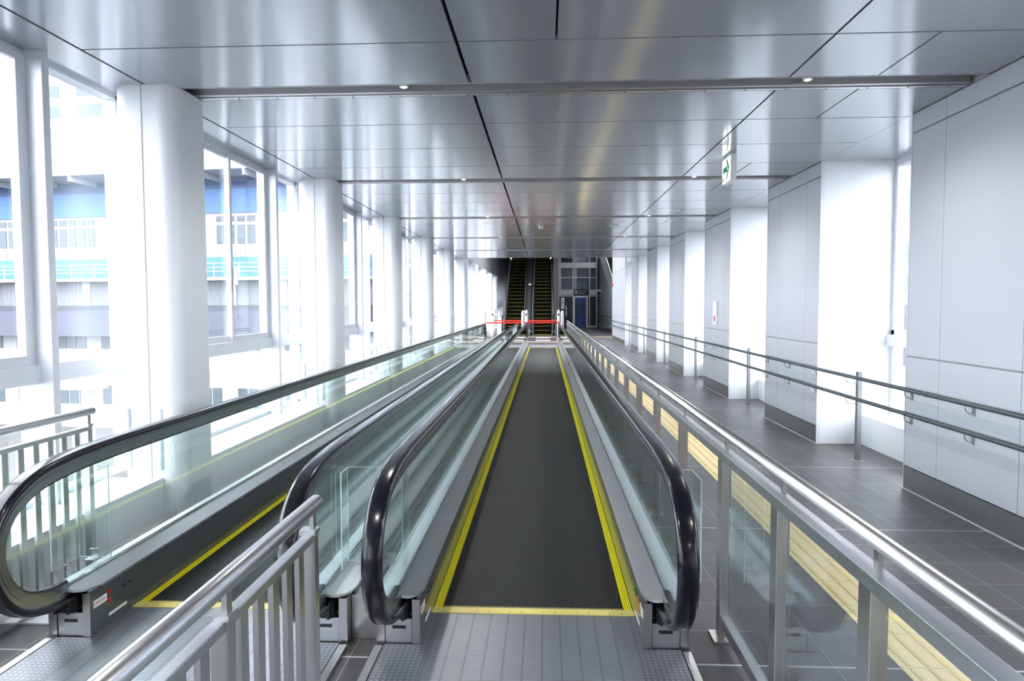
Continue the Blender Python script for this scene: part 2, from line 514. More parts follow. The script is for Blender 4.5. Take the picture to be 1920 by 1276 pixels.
# right wall: clad piers and glazed recesses
NEAR = [4.01 + P * k for k in range(-3, 7)]
names = {0: 'nearest grey panelled wall pier at the right edge of the picture',
         1: 'second grey panelled wall pier on the right, before the brightest recess',
         2: 'third grey panelled wall pier on the right, with the white alarm box on it',
         3: 'fourth grey panelled wall pier from the camera on the right wall',
         4: 'fifth grey panelled wall pier from the camera on the right wall',
         5: 'sixth grey panelled wall pier from the camera on the right wall',
         6: 'last and widest grey panelled wall pier on the right, before the lift lobby'}
for i, y0 in enumerate(NEAR):
    k = i - 3
    y1 = y0 + 1.76 if k < 6 else 30.25
    ztop = CZ if k < 5 else 3.6
    if k == 5: ztop = CZ
    if k < 0:
        struct('wall_right', MB().box(2.99, 3.85, y0, y1, 0, CZ), 'panel')
        continue
    t = thing('wall_pier', names.get(k, 'grey panelled wall pier behind the camera on the right'), 'wall pier', ((3.4), (y0 + y1) / 2, 0), 'panelled piers along the right wall')
    m = MB().box(3.02, 3.85, y0 + .004, y1 - .004, 0, ztop)
    obj('core', m, 'white', t)
    js = [y0, y0 + .40, y0 + 1.30, y1] if k < 6 else [y0, y0 + 1.0, y0 + 2.0, y0 + 3.0, y0 + 4.0, y1]
    m = MB()
    zs = [.195, 1.10, 2.91, ztop]
    for a, b in zip(js[:-1], js[1:]):
        for z0, z1 in zip(zs[:-1], zs[1:]):
            m.box(2.99, 3.02, a + .0025, b - .0025, z0 + (.006 if z0 > .2 else .0), z1 - .006)
    m.box(3.008, 3.02, y0 + .002, y1 - .002, 0, ztop, 1)
    obj('cladding', m, ['panel', 'joint'], t, bevel=.0015)
    obj('kick_plate', MB().box(2.984, 3.006, y0 + .003, y1 - .003, .0, .19), 'steel2', t, label='satin stainless kick plate')
    m = MB().box(2.982, 3.02, y0 - .004, y0 + .004, 0, ztop); m.box(2.982, 3.02, y1 - .004, y1 + .004, 0, ztop)
    m.box(2.976, 2.99, y0, y1, 0, .006)
    obj('corner_bead', m, 'alu', t)
# recess windows on the right
wi = 20
for i in range(len(NEAR) - 1):
    a = NEAR[i] + 1.76; b = NEAR[i + 1]
    m = MB().box(3.46, 3.9, a - .02, b + .02, 0, .32)
    struct('trim_%d' % (i + 20), m, 'white')
    m = MB()
    X0, X1 = 3.76, 3.86
    m.box(X0 - .05, X1, a, b, 1.08, 1.20)
    m.box(X0 - .0, X1, a, b, CZ - .07, CZ)
    for (z0, z1) in ((.32, 1.08), (1.20, CZ - .07)):
        m.box(X0, X1, a, a + .06, z0, z1); m.box(X0, X1, b - .06, b, z0, z1)
        m.box(X0 + .02, X1, (a + b) / 2 - .03, (a + b) / 2 + .03, z0, z1)
    m.box(X0, X1, a, b, 1.20, 1.25)
    w = struct('window_%d' % (wi + i), m, 'alu')
    struct('pane', MB().box(3.815, 3.82, a + .05, b - .05, .32, 3.02), 'glass', w)

# left wall: curb, windows, mullions
PN = [4.71 + P * k for k in range(-3, 11)]
YL = 43.2
for i in range(len(PN)):
    a = PN[i] + .50
    b = PN[i + 1] if i + 1 < len(PN) else YL
    if a > YL: continue
    struct('trim_%d' % (40 + i), MB().box(-3.3, -2.73, a - .01, b + .01, 0, .30), 'white')
    k = i - 3
    ym = min(4.045 + P * (k + 1), YL - .3)
    m = MB()
    XW, XI = -3.24, -3.12
    top = CZ
    a2, b2 = a - .15, b + .36                   # glazing runs on behind the pillars
    m.box(XW, XI + .02, a2, b2, 1.055, 1.17)                 # transom
    m.box(XW, XI - .02, a2, b2, top - .03, top + .12)         # head
    m.box(XW, XI - .02, a2, b2, .30, .335)
    m.box(XW, -3.02, ym, ym + .06, .30, top)                  # deep mullion
    m.box(XW, XI - .02, b + .23, b + .29, .30, top)
    w = struct('window_%d' % (i + 1), m, 'alu', bevel=.003)
    # sliding sashes
    yc = ym - .93
    for j, (s0, s1, xo) in enumerate(((a2, yc + .10, -3.185), (yc, ym, -3.155))):
        m = MB()
        m.box(xo, xo + .03, s0, s1, 1.17, 1.23); m.box(xo, xo + .03, s0, s1, top - .075, top - .03)
        m.box(xo, xo + .03, s0, s0 + .05, 1.23, top - .075); m.box(xo, xo + .03, s1 - .075, s1, 1.23, top - .075)
        struct('sash', m, 'alu', w, bevel=.002)
        struct('pane', MB().box(xo + .012, xo + .017, s0 + .05, s1 - .07, 1.23, top - .075), 'glass', w)
    m = MB().box(-3.125, -3.10, yc + .03, yc + .055, 1.68, 1.80).box(-3.11, -3.075, yc + .035, yc + .05, 1.74, 1.92)
    struct('latch', m, 'steel', w)
    struct('pane', MB().box(-3.175, -3.17, ym + .06, b2 - .13, 1.17, top - .03), 'glass', w)
    struct('pane', MB().box(-3.175, -3.17, a2, b2 - .13, .335, 1.055), 'glass', w)
# upper left wall past the low ceiling
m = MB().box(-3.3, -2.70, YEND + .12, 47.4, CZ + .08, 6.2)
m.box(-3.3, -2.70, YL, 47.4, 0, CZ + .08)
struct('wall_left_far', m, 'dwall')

# ---- pillars on the left
def rrect(x0, x1, y0, y1, r, n=7):
    pts = []
    for (cx, cy, a0) in ((x1 - r, y1 - r, 0), (x0 + r, y1 - r, 90), (x0 + r, y0 + r, 180), (x1 - r, y0 + r, 270)):
        for i in range(n + 1):
            a = math.radians(a0 + 90 * i / n)
            pts.append((cx + r * math.cos(a), cy + r * math.sin(a)))
    return pts
ordn = ['nearest', 'second', 'third', 'fourth', 'fifth', 'sixth', 'seventh', 'eighth', 'ninth', 'tenth', 'eleventh']
def pillar(y, lab, zt):
    t = thing('pillar', lab, 'pillar', (-2.9, y + .25, 0), 'white pillars along the left windows')
    obj('shaft', MB().prism(rrect(-3.035, -2.575, y, y + .50, .12, 20), 0, zt, 'z', smooth=True), 'white', t)
    m = MB().box(-2.825, -2.810, y - .006, y + .01, .0, zt)
    obj('cover_seam', m, 'white', t)
    m = MB()
    for x in (-2.98, -2.74):
        for z0, z1 in ((.36, .80),):
            m.tube([(x, y + .008, z0), (x, y + .008, z1)], .022, 10)
    obj('pipe_clip', m, 'white', t)
    return t
first = pillar(PN[3], 'nearest white rounded pillar beside the left moving walkway', CZ)
for k in range(1, 10):
    copy_tree(first, (0, P * k, 0), '%s white rounded pillar from the camera along the left windows' % ordn[k])

# ================================================================== MOVING WALKWAYS
YN, YF = 2.97, 24.68
YM = (YN + YF) / 2
def mir(y): return 2 * YM - y
OUT = [(3.00, .19), (2.90, .185), (2.79, .198), (2.67, .240), (2.575, .320), (2.515, .43), (2.50, .55), (2.535, .665), (2.625, .765), (2.78, .835), (3.0, .865), (3.3, .875), (3.8, .876)]
near = catmull(OUT, 7)
PATH = near + [(mir(a), b) for a, b in reversed(near)]

def walkway(c, label, near_side):
    t = thing('moving_walkway', label, 'moving walkway', (c, YN, 0), 'parallel moving walkways')
    # pallet belt with real ribs
    hb = .453; pit = .009
    n = int(2 * hb / pit)
    m = MB()
    y0, y1 = 3.345, mir(3.345)
    for i in range(n):
        x = c - hb + (i + .15) * pit
        m.add([(x, y0, -.002), (x + .0042, y0, -.002), (x + .0042, y1, -.002), (x, y1, -.002)], [(0, 1, 2, 3)], 0)
        m.add([(x, y0, -.002), (x, y1, -.002), (x, y1, -.011), (x, y0, -.011)], [(0, 1, 2, 3)], 1)
        m.add([(x + .0042, y0, -.002), (x + .0042, y1, -.002), (x + .0042, y1, -.011), (x + .0042, y0, -.011)], [(3, 2, 1, 0)], 1)
    m.add([(c - hb, y0, -.011), (c + hb, y0, -.011), (c + hb, y1, -.011), (c - hb, y1, -.011)], [(0, 1, 2, 3)], 1)
    belt = obj('belt', m, ['rib', 'groove'], t)
    belt.location.z = .0135
    for s in (-1, 1):
        m = MB()
        for j in range(4):
            a = c + s * (.455 + j * .0105)
            m.box(a, a + s * .0085, y0, y1, 0, .0125)
        obj('edge_line', m, 'yellow', t, label='yellow ribbed edge line')
    # comb plates
    for yy, sg in ((3.345, 1), (mir(3.345), -1)):
        m = MB().box(c - .4975, c + .4975, yy - sg * .06, yy, .0, .0135)
        for i in range(0, n, 1):
            x = c - hb + i * pit + .0055
            m.box(x, x + .003, yy, yy + sg * .016, .004, .0135)
        for i in range(6):
            for dx in (-.03, .03):
                x = c - .41 + i * .164 + dx
                m.tube([(x, yy - sg * .042, .013), (x, yy - sg * .042, .0145)], .005, 8, 1)
        obj('comb_plate', m, ['comb', 'steel2'], t, label='yellow toothed comb plate')
    pm = plate_mat(c)
    for a, b in ((1.2, 3.285), (mir(3.285), mir(1.6))):
        q0, q1 = (YN - .004, b) if a < 3 else (a, YF + .004)
        m = MB().box(c - .4975, c + .4975, q0, q1, .0, .0105)
        if a < 3: m.box(c - .66, c + .66, a, q0, .0, .0105)
        else: m.box(c - .66, c + .66, q1, b, .0, .0105)
        obj('landing_plate', m, pm, t)
    for s in (-1, 1):
        obj('plate_border', MB().box(c + s * .665, c + s * .70, 1.2, YN - .02, .0, .012), 'steel', t)
    # skirts, decks, cabinets
    for s in (-1, 1):
        X = lambda a: c + s * a
        m = MB().box(X(.4975), X(.512), YN + .002, YF - .002, .0, .222)
        sk = obj('skirt', m, 'skirt', t)
        m = MB()
        yy = 3.2
        while yy < YF - .2:
            m.tube([(X(.4980), yy, .205), (X(.4955), yy, .205)], .004, 6)
            yy += .45
        obj('skirt_screw', m, 'steel', sk, kind='stuff')
        # inner deck, rounded front corner
        def deckpoly(inner, outer, near_, far_, r):
            pts = []
            for i in range(9):
                a = math.pi / 2 * i / 8
                pts.append((inner + r * (1 - math.cos(a)) * .55, near_ + r - r * math.sin(a)))
            pts.append((outer, near_ - .0))
            q = [(x, mir(y)) for x, y in reversed(pts)]
            return pts + q
        poly = deckpoly(.494, .588, 2.925, 0, .17)
        v = []
        for (x, y) in poly:
            z = .226 + (x - .494) / .094 * .030
            v.append((X(x), y, z))
        n_ = len(v)
        v2 = [(a, b, z - .012) for a, b, z in v]
        m = MB().add(v + v2, [list(range(n_)), list(range(n_, 2 * n_))[::-1]] + [(i, n_ + i, n_ + (i + 1) % n_, (i + 1) % n_) for i in range(n_)])
        obj('inner_deck', m, 'deck', t)
        m = MB().box(X(.586), X(.591), 2.96, mir(2.96), .244, .262).box(X(.601), X(.606), 2.96, mir(2.96), .244, .262)
        m.box(X(.591), X(.601), 2.96, mir(2.96), .236, .25)
        obj('glass_channel', m, 'guide', t)
        poly = deckpoly(-.71, -.604, 2.925, 0, .17)
        v = []
        for (x, y) in poly:
            z = .226 + (x + .71) / .106 * .030
            v.append((X(-x), y, z))
        n_ = len(v); v2 = [(a, b, z - .012) for a, b, z in v]
        m = MB().add(v + v2, [list(range(n_)), list(range(n_, 2 * n_))[::-1]] + [(i, n_ + i, n_ + (i + 1) % n_, (i + 1) % n_) for i in range(n_)])
        obj('outer_deck', m, 'odeck', t)
        m = MB().box(X(.690), X(.698), YN + .06, YF - .06, .0, .222)
        obj('outer_cladding', m, 'steel2', t)
        for yy, sg in ((YN, 1), (YF, -1)):
            cb = obj('newel_cabinet', MB().box(X(.536), X(.657), yy + sg * .06, yy + sg * .09, .0, .214).box(X(.534), X(.659), yy + sg * .02, yy + sg * .06, .0, .12), 'steel2', t)
            obj('corner_strip', MB().box(X(.4985), X(.534), yy, yy + sg * .02, .0, .214), 'steel2', cb)
            obj('corner_strip', MB().box(X(.659), X(.697), yy, yy + sg * .08, .0, .214), 'steel2', cb)
            m = MB().box(X(.537), X(.656), yy + sg * .006, yy + sg * .02, .002, .122)
            obj('access_panel', m, 'steel', cb)
            m = MB().box(X(.565), X(.625), yy + sg * .0035, yy + sg * .0065, .078, .092)
            obj('name_plate', m, 'black', cb)
            m = MB().box(X(.536), X(.657), yy + sg * .05, yy + sg * .06, .12, .214)
            m.box(X(.553), X(.640), yy - sg * .03, yy + sg * .05, .135, .205)
            m.box(X(.560), X(.572), yy - sg * .055, yy - sg * .03, .14, .215)
            m.box(X(.621), X(.633), yy - sg * .055, yy - sg * .03, .14, .215)
            for a in (.543, .648):
                m.tube([(X(a), yy - sg * .0, .15), (X(a), yy + sg * .05, .15)], .004, 6)
            obj('handrail_inlet', m, 'black', cb, label='black handrail inlet box')
        # handrail (rounded rubber), guide, glass
        w = .041
        prof = [(-w + .0, .012), (-w + .008, .003), (-w + .02, 0), (w - .02, 0), (w - .008, .003), (w, .012), (w, .020), (w - .006, .030), (w - .02, .032), (-w + .02, .032), (-w + .006, .030), (-w, .020)]
        obj('handrail', MB().sweep_yz(PATH, prof, X(.595)), 'rubber', t, label='glossy black handrail')
        sub = [p for p in PATH if p[1] > .225 or 2.62 < p[0] < 2.95 or mir(2.95) < p[0] < mir(2.62)]
        g2 = [(-.019, .030), (.019, .030), (.019, .058), (.022, .058), (.022, .061), (.019, .061), (.019, .094), (-.019, .094), (-.019, .061), (-.022, .061), (-.022, .058), (-.019, .058)]
        obj('handrail_guide', MB().sweep_yz(sub, g2, X(.595), 0, smooth=False), 'guide', t)
        obj('glass_gasket', MB().sweep_yz(sub, [(-.017, .094), (.017, .094), (.012, .104), (-.012, .104)], X(.595), 0, smooth=False), 'black', t)
        # glass panels
        joints = [3.88 + 1.45 * i for i in range(15)]
        joints = [j for j in joints if j < mir(3.7)]
        inner = []
        Pp = [Vector((0, a, b)) for a, b in near]
        for i, p in enumerate(Pp):
            tt = (Pp[min(i + 1, len(Pp) - 1)] - Pp[max(i - 1, 0)]).normalized()
            q = p + Vector((0, tt.z, -tt.y)) * .075
            if q.z > .25 and q.y < 3.85: inner.append((q.y, q.z))
        edges = [None] + joints + [None]
        zt = .80
        gx0, gx1 = X(.591), X(.601)
        first_ = [(joints[0] - .003, .25)] + inner + [(joints[0] - .003, zt)]
        obj('glass_panel', MB().prism(first_, gx0, gx1, 'x'), 'bglass', t)
        for a, b in zip(joints[:-1], joints[1:]):
            obj('glass_panel', MB().box(gx0, gx1, a + .003, b - .003, .25, zt), 'bglass', t)
        last = [(joints[-1] + .003, .25)] + [(mir(y), z) for y, z in inner] + [(joints[-1] + .003, zt)]
        obj('glass_panel', MB().prism(last, gx0, gx1, 'x'), 'bglass', t)
        # safety markings on the skirt at the entry
        obj('emergency_mark', MB().tube([(X(.4974), 3.106, .168), (X(.4935), 3.106, .168)], .012, 14), 'redp', sk, label='round red arrow mark')
        obj('emergency_button', MB().tube([(X(.4974), 3.106, .128), (X(.4935), 3.106, .128)], .012, 14), 'redp', sk, label='round red emergency stop button')
        m = MB().box(X(.4975), X(.4955), 2.992, 3.088, .134, .168)
        lb = obj('warning_label', m, 'sticker', sk, label='white label with small red characters')
        m = MB()
        for yy in (3.22, 3.27): m.tube([(X(.4975), yy, .15), (X(.4945), yy, .15)], .008, 10)
        obj('sensor', m, 'black', sk)
        m = MB().box(X(.4975), X(.4955), 3.10, 3.24, .05, .064)
        obj('lamp_slit', m, 'sticker', sk)
        rt = (0, 1, 0) if s < 0 else (0, -1, 0)
        text_obj('label_text', '非常停止ボタン', .0135, sk, basis((X(.4953), 3.040, .151), rt, (0, 0, 1)), 'redp', .0003)
    return t

cL, cR = -1.586, -.060
WL = walkway(cL, 'left moving walkway with black handrails and yellow edge lines, beside the windows', 1)
WR = walkway(cR, 'right moving walkway straight ahead with black ribbed belt and yellow edge lines', 1)
# steel filler between the two walkways
t = thing('walkway_divider', 'narrow stainless divider box filling the gap between the two moving walkways', 'divider', (-.823, 3.03, 0))
obj('box_panel', MB().box(-.885, -.761, 3.03, 24.6, 0, .205), 'steel2', t, bevel=.002)
m = MB()
for i in range(3): m.box(-.875 + i * .038, -.869 + i * .038, 3.05, 24.5, .205, .214)
obj('top_groove_strip', m, 'guide', t)

# acrylic guards
def guard(label, xa, xb, yb, yf, left, right, brk):
    g = thing('acrylic_guard', label, 'guard panel', ((xa + xb) / 2, yb, .23), 'clear acrylic guards beside the handrails')
    T = .006
    m = MB()
    m.box(xa, xb, yb, yb + T, .262, .73)
    if left: m.box(xa, xa + T, yf, yb, .262, .73)
    if right: m.box(xb - T, xb, yf, yb, .262, .73)
    obj('sheet', m, 'acryl', g)
    m = MB()
    e = .0025
    m.box(xa, xb, yb, yb + T, .73, .73 + e)
    m.box(xa - e, xa, yb, yb + T, .262, .73); m.box(xb, xb + e, yb, yb + T, .262, .73)
    m.box(xa, xb, yb, yb + T, .262 - e, .262)
    if left:
        m.box(xa, xa + T, yf, yb, .73, .73 + e); m.box(xa, xa + T, yf - e, yf, .262, .73)
    if right:
        m.box(xb - T, xb, yf, yb, .73, .73 + e); m.box(xb - T, xb, yf - e, yf, .262, .73)
    obj('polished_edge', m, 'acedge', g)
    for x in brk:
        m = MB().box(x - .022, x + .022, yb - .008, yb, .262, .305).box(x - .022, x + .022, yb - .05, yb, .258, .264)
        m.tube([(x, yb - .014, .286), (x, yb - .008, .286)], .006, 8)
        obj('bracket', m, 'steel', g)
guard('clear acrylic guard standing between the two moving walkways', -.975, -.675, 3.30, 3.18, True, True, (-.90, -.76))
guard('clear acrylic guard on the outer side of the rightmost handrail, near the glass fence', .560, .715, 3.30, 3.10, False, True, (.64,))
guard('clear acrylic guard on the window side of the leftmost handrail', -2.36, -2.20, 3.30, 3.10, True, False, (-2.28,))

# ================================================================== RAILINGS
def tube_rail(name, label, cat, X, y0, y1, posts, bar_pitch=None, glass=None, side=1, z0=0):
    hw_ = .028 if glass else .014; ph = .033 if glass else .018; pw = .022 if glass else .020
    """steel fence along Y at X: round handrail over a flat rail on posts"""
    ye = max(y0, y1)
    t = thing(name, label, cat, (X, ye, 0))
    xt = X + .01 * side
    m = MB().tube([(xt, y0, .945), (xt, y1 - .006, .945), (xt, y1, .945)], [.0225, .0225, .018], 24)
    obj('round_handrail', m, 'steel', t)
    obj('flat_rail', MB().box(X - hw_, X + hw_, y0, y1 - .035, .835 if glass else .838, .875 if glass else .862), 'steel', t, bevel=.002)
    for y in posts:
        m = MB().box(X - pw, X + pw, y - ph, y + ph, z0, .872)
        p = obj('post', m, 'steel2', t, bevel=.0015)
        m = MB().box(X - .006 + .01 * side, X + .006 + .01 * side, y - .012, y + .012, .875, .927)
        obj('rail_stem', m, 'steel2', p)
        if not glass: obj('post_cap', MB().box(X - pw - .004, X + pw + .004, y - ph - .004, y + ph + .004, .862, .876), 'steel', p)
        obj('base_plate', MB().box(X - .05, X + .05, y - .06, y + .06, z0, z0 + .012), 'steel2', p)
    if bar_pitch:
        y = y1 - .13
        while y > y0:
            if all(abs(y - q) > .06 for q in posts):
                obj('baluster', MB().box(X - .007, X + .007, y - .019, y + .019, .06, .852), 'steel2', t)
            y -= bar_pitch
        obj('lower_rail', MB().box(X - .012, X + .012, y0, y1 - .1, .05, .075), 'steel2', t)
    if glass:
        for a, b in glass:
            obj('glass_pane', MB().box(X - .004, X + .004, a, b, .12, .845), 'fglass', t)
        a = min(g[0] for g in glass); b = max(g[1] for g in glass)
        obj('bottom_rail', MB().box(X - .020, X + .020, a - .05, b + .06, .075, .125), 'steel', t, bevel=.002)
    return t

fp = [.28, .99, 1.70, 2.37, 3.10] + [4.03 + .93 * i for i in range(23)]
tube_rail('glass_fence', 'long stainless fence with round handrail and glass panes, between walkway and tiled passage', 'fence', .815, -.4, 24.9,
          fp, glass=[(a + .035, b - .035) for a, b in zip(fp[:4], fp[1:5])])
tube_rail('baluster_railing', 'short stainless baluster railing in the foreground between the two walkway entries', 'railing', -.69, .2, 1.985, [.86, 1.40, 1.945], .091, z0=.0125)
tube_rail('baluster_railing', 'stainless baluster railing at the left edge, below the windows', 'railing', -2.55, .9, 3.70, [1.4, 2.5, 3.66], .1, side=1)

# ---- double handrail on the right wall
t = thing('double_handrail', 'two dark grey handrails, one above the other, along the right wall piers', 'handrail', (2.93, 30.2, 0))
for z in (.838, .640):
    m = MB().tube([(2.925, -1.5, z), (2.925, 32.0, z)], .0175, 14)
    rl = obj('rail', m, 'handblk', t)
    yy = 5.33
    m = MB()
    for q in (5.33, 8.9): m.tube([(2.925, q, z), (2.925, q + .06, z)], .0195, 14)
    obj('rail_joint', m, 'handblk', rl)
    ys_b = []
    k = -1
    for y0 in NEAR:
        for d in (.86, 1.66, .02):
            ys_b.append((y0 + d, 2.985))
    for d in range(5): ys_b.append((26.4 + .9 * d, 2.985))
    for q in [3.165 + P * i for i in range(0, 7)]: ys_b.append((q, 3.03))
    for y, xw in ys_b:
        if y < 2.9: continue
        m = MB()
        arc = [(2.925, y, z - .016)]
        for i in range(8):
            a = math.pi / 2 * i / 7
            arc.append((2.925 + (xw - 2.925) * math.sin(a) * .9, y, z - .028 - .05 * (1 - math.cos(a)) - .0))
        arc = [(2.925, y, z - .016), (2.926, y, z - .035), (2.935, y, z - .055), (2.952, y, z - .069), (2.972, y, z - .076), (xw, y, z - .077)]
        m.tube(arc, .0055, 8)
        m.box(xw - .005, xw, y - .013, y + .013, z - .09, z - .012)
        m.tube([(xw - .009, y, z - .03), (xw - .005, y, z - .03)], .006, 8)
        obj('bracket', m, 'steel', t)
for i in range(7):
    y = 3.165 + P * i
    m = MB().box(3.03, 3.072, y - .025, y + .025, 0, .877).box(3.01, 3.09, y - .045, y + .045, 0, .006)
    obj('post', m, 'steel2', t, bevel=.0015)

# ---- tactile paving strip along the tiled passage
t = thing('tactile_strip', 'yellow tactile paving strip running along the tiled passage behind the glass fence', 'tactile paving', (1.615, 2.9, 0))
m = MB()
y = 2.872 - .301 * 10
while y < 32.1:
    m.box(1.498, 1.733, y + .002, y + .299, 0, .003)
    y += .301
obj('tile_strip', m, 'tact', t)
m = MB()
y = 2.872 - .301 * 10
while y < 32.1:
    for i in range(3):
        x = 1.498 + .235 * (i + .5) / 3
        m.box(x - .0085, x + .0085, y + .012, y + .289, .003, .0075)
    y += .301
obj('raised_bar', m, 'tactbar', t, kind='stuff')
t = thing('tactile_strip', 'yellow tactile line crossing the floor in front of the escalators', 'tactile paving', (0, 32.6, 0))
obj('tile_strip', MB().box(-2.5, 3.7, 32.45, 32.75, 0, .003), 'tact', t)
t = thing('tactile_strip', 'yellow tactile line crossing the floor just past the far walkway ends', 'tactile paving', (0, 28.3, 0))
obj('tile_strip', MB().box(-2.4, .75, 28.15, 28.45, 0, .003), 'tact', t)
for cx, w_ in ((cR, 'right'), (cL, 'left')):
    for y0, h, colr, txt in ((29.2, .9, 'pink', 'pale pink floor sticker beyond the far end of the %s moving walkway'), (31.6, .8, 'sticker', 'pale white floor sticker before the %s escalator')):
        o = obj('floor_sticker', MB().box(cx - .33, cx + .33, y0, y0 + h, .0, .002), colr, label=txt % w_, cat='sticker', group='floor stickers before the escalators')

# ================================================================== SIGNS AND SMALL THINGS ON CEILING AND WALL
# exit direction sign
t = thing('exit_sign', 'hanging white exit sign with green arrow under the ceiling on the right', 'sign', (1.78, 6.9, CZ), None)
# box hangs from ceiling, its lit face turned to the left
sx0, sx1, sy0, sy1, sz0, sz1 = 1.882, 1.945, 7.10, 7.42, 2.785, CZ
obj('housing', MB().box(sx0 + .004, sx1, sy0, sy1, sz0, sz1 - .006), 'sticker', t, bevel=.003)
obj('lit_face', MB().box(sx0, sx0 + .004, sy0 + .012, sy1 - .012, sz0 + .014, sz1 - .035), 'signlit', t, label='lit white sign face')
m = MB()
zc = (sz0 + sz1) / 2
yc = (sy0 + sy1) / 2
def yz(pts): return [(yc - a, zc + b) for a, b in pts]   # a grows towards the camera (right of the sign as read)
m.prism(yz([(-.115, .028), (.045, .028), (.045, -.032), (-.115, -.032)]), sx0 - .0015, sx0, 'x')
m.prism(yz([(.0, .10), (.045, .10), (.125, 0), (.045, -.11), (.0, -.11), (.062, 0)]), sx0 - .0015, sx0, 'x')
m.prism(yz([(-.14, -.075), (-.095, -.075), (-.095, -.115), (-.14, -.115)]), sx0 - .0015, sx0, 'x')
obj('arrow', m, 'green', t, label='green arrow and small green pictogram')
# smoke detector and round ceiling lamp
t = thing('smoke_detector', 'small white round smoke detector on the ceiling in front of the escalators', 'smoke detector', (-.07, 13.45, CZ))
m = MB().tube([(-.07, 13.45, CZ), (-.07, 13.45, CZ - .02), (-.07, 13.45, CZ - .022), (-.07, 13.45, CZ - .05), (-.07, 13.45, CZ - .06)], [.055, .055, .045, .04, .02], 24)
obj('body', m, 'sticker', t)
obj('mesh_ring', MB().tube([(-.07, 13.45, CZ - .03), (-.07, 13.45, CZ - .036)], .044, 24), 'steel2', t)
t = thing('ceiling_light', 'flat round white ceiling disc right of the smoke detector', 'ceiling light', (1.35, 13.45, CZ))
obj('ring', MB().tube([(1.35, 13.45, CZ + .002), (1.35, 13.45, CZ - .008), (1.35, 13.45, CZ - .012)], [.10, .10, .09], 28), 'alu', t)
obj('lens', MB().tube([(1.35, 13.45, CZ - .012), (1.35, 13.45, CZ - .016)], .08, 28), 'sticker', t)
# fire alarm box on the third pier
t = thing('alarm_box', 'tall narrow white alarm box with round red button on the third right pier', 'alarm box', (2.985, 12.04, 1.18))
obj('case', MB().box(2.955, 2.99, 11.93, 12.17, 1.18, 1.59), 'sticker', t, bevel=.006)
obj('button_ring', MB().tube([(2.956, 12.05, 1.285), (2.948, 12.05, 1.285)], .050, 24), 'redp', t)
obj('button', MB().tube([(2.950, 12.05, 1.285), (2.944, 12.05, 1.285)], .018, 16), 'sticker', t)

# ================================================================== FAR END
# enclosure
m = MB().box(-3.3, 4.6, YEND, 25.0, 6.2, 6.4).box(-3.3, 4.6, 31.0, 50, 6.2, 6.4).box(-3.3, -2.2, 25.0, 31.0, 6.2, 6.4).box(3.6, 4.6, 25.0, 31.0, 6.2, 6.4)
m = MB().box(-3.3, 4.6, YEND, 25.0, 6.2, 6.4).box(-3.3, 3.8, 31.0, 50, 6.2, 6.4).box(-3.3, -2.2, 25.0, 31.0, 6.2, 6.4).box(3.6, 4.6, 25.0, 33.0, 6.2, 6.4).box(3.8, 4.6, 46.0, 50.0, 6.2, 6.4)  # roof openings added to let skylight into the hall and onto the stair
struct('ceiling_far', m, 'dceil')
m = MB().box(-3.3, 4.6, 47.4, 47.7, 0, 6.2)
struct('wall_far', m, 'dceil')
# right side past the last pier: wall set back, rising with the stair
m = MB().prism([(30.4, 0), (47.3, 0), (47.3, 5.05), (36.0, 1.28), (30.4, 1.20)], 3.72, 3.78, 'x')
struct('wall_stair', m, 'panel')
struct('wall_right_far', MB().box(4.5, 4.6, 30.2, 47.4, 0, 6.2), 'dceil')
m = MB().box(3.02, 4.6, 23.8, 25.4, CZ, 6.2).box(3.0, 4.6, YEND, 30.2, 3.6, 6.2).box(3.85, 4.6, 30.1, 30.3, 0, 3.7)
struct('wall_right_upper', m, 'panel')
struct('baseboard_right', MB().box(3.70, 3.72, 30.4, 47.3, 0, .2), 'steel2')
# staircase balustrade on that wall
t = thing('stair_balustrade', 'stair balustrade with frosted panels climbing at the far right beside the lift', 'stair railing', (3.75, 36.5, 1.6))
for i in range(9):
    y = 35.6 + i * 1.15
    z = 1.18 + (y - 35.6) * .335
    m = MB().add([(3.72, y, z), (3.72, y + 1.1, z + .33), (3.72, y + 1.1, z + 1.33), (3.72, y, z + 1.0),
                  (3.745, y, z), (3.745, y + 1.1, z + .34), (3.745, y + 1.1, z + 1.34), (3.745, y, z + 1.0)],
                 [(0, 3, 2, 1), (4, 5, 6, 7), (0, 1, 5, 4), (1, 2, 6, 5), (2, 3, 7, 6), (3, 0, 4, 7)])
    obj('panel', m, 'frost', t)
obj('handrail', MB().tube([(3.73, 35.4, 2.20), (3.73, 46.0, 2.20 + 10.6 * .335)], .035, 12), 'steel', t)
t = thing('lobby_handrail', 'pair of thin dark handrails on the set-back wall near the lift', 'handrail', (3.66, 37, 0))
for z in (.84, .64):
    obj('rail', MB().tube([(3.64, 31.5, z), (3.64, 46.5, z)], .02, 10), 'handblk', t)
for i in range(12):
    y = 32 + i * 1.2
    for z in (.84, .64):
        obj('bracket', MB().tube([(3.64, y, z - .02), (3.66, y, z - .06), (3.70, y, z - .08)], .008, 6), 'steel', t)

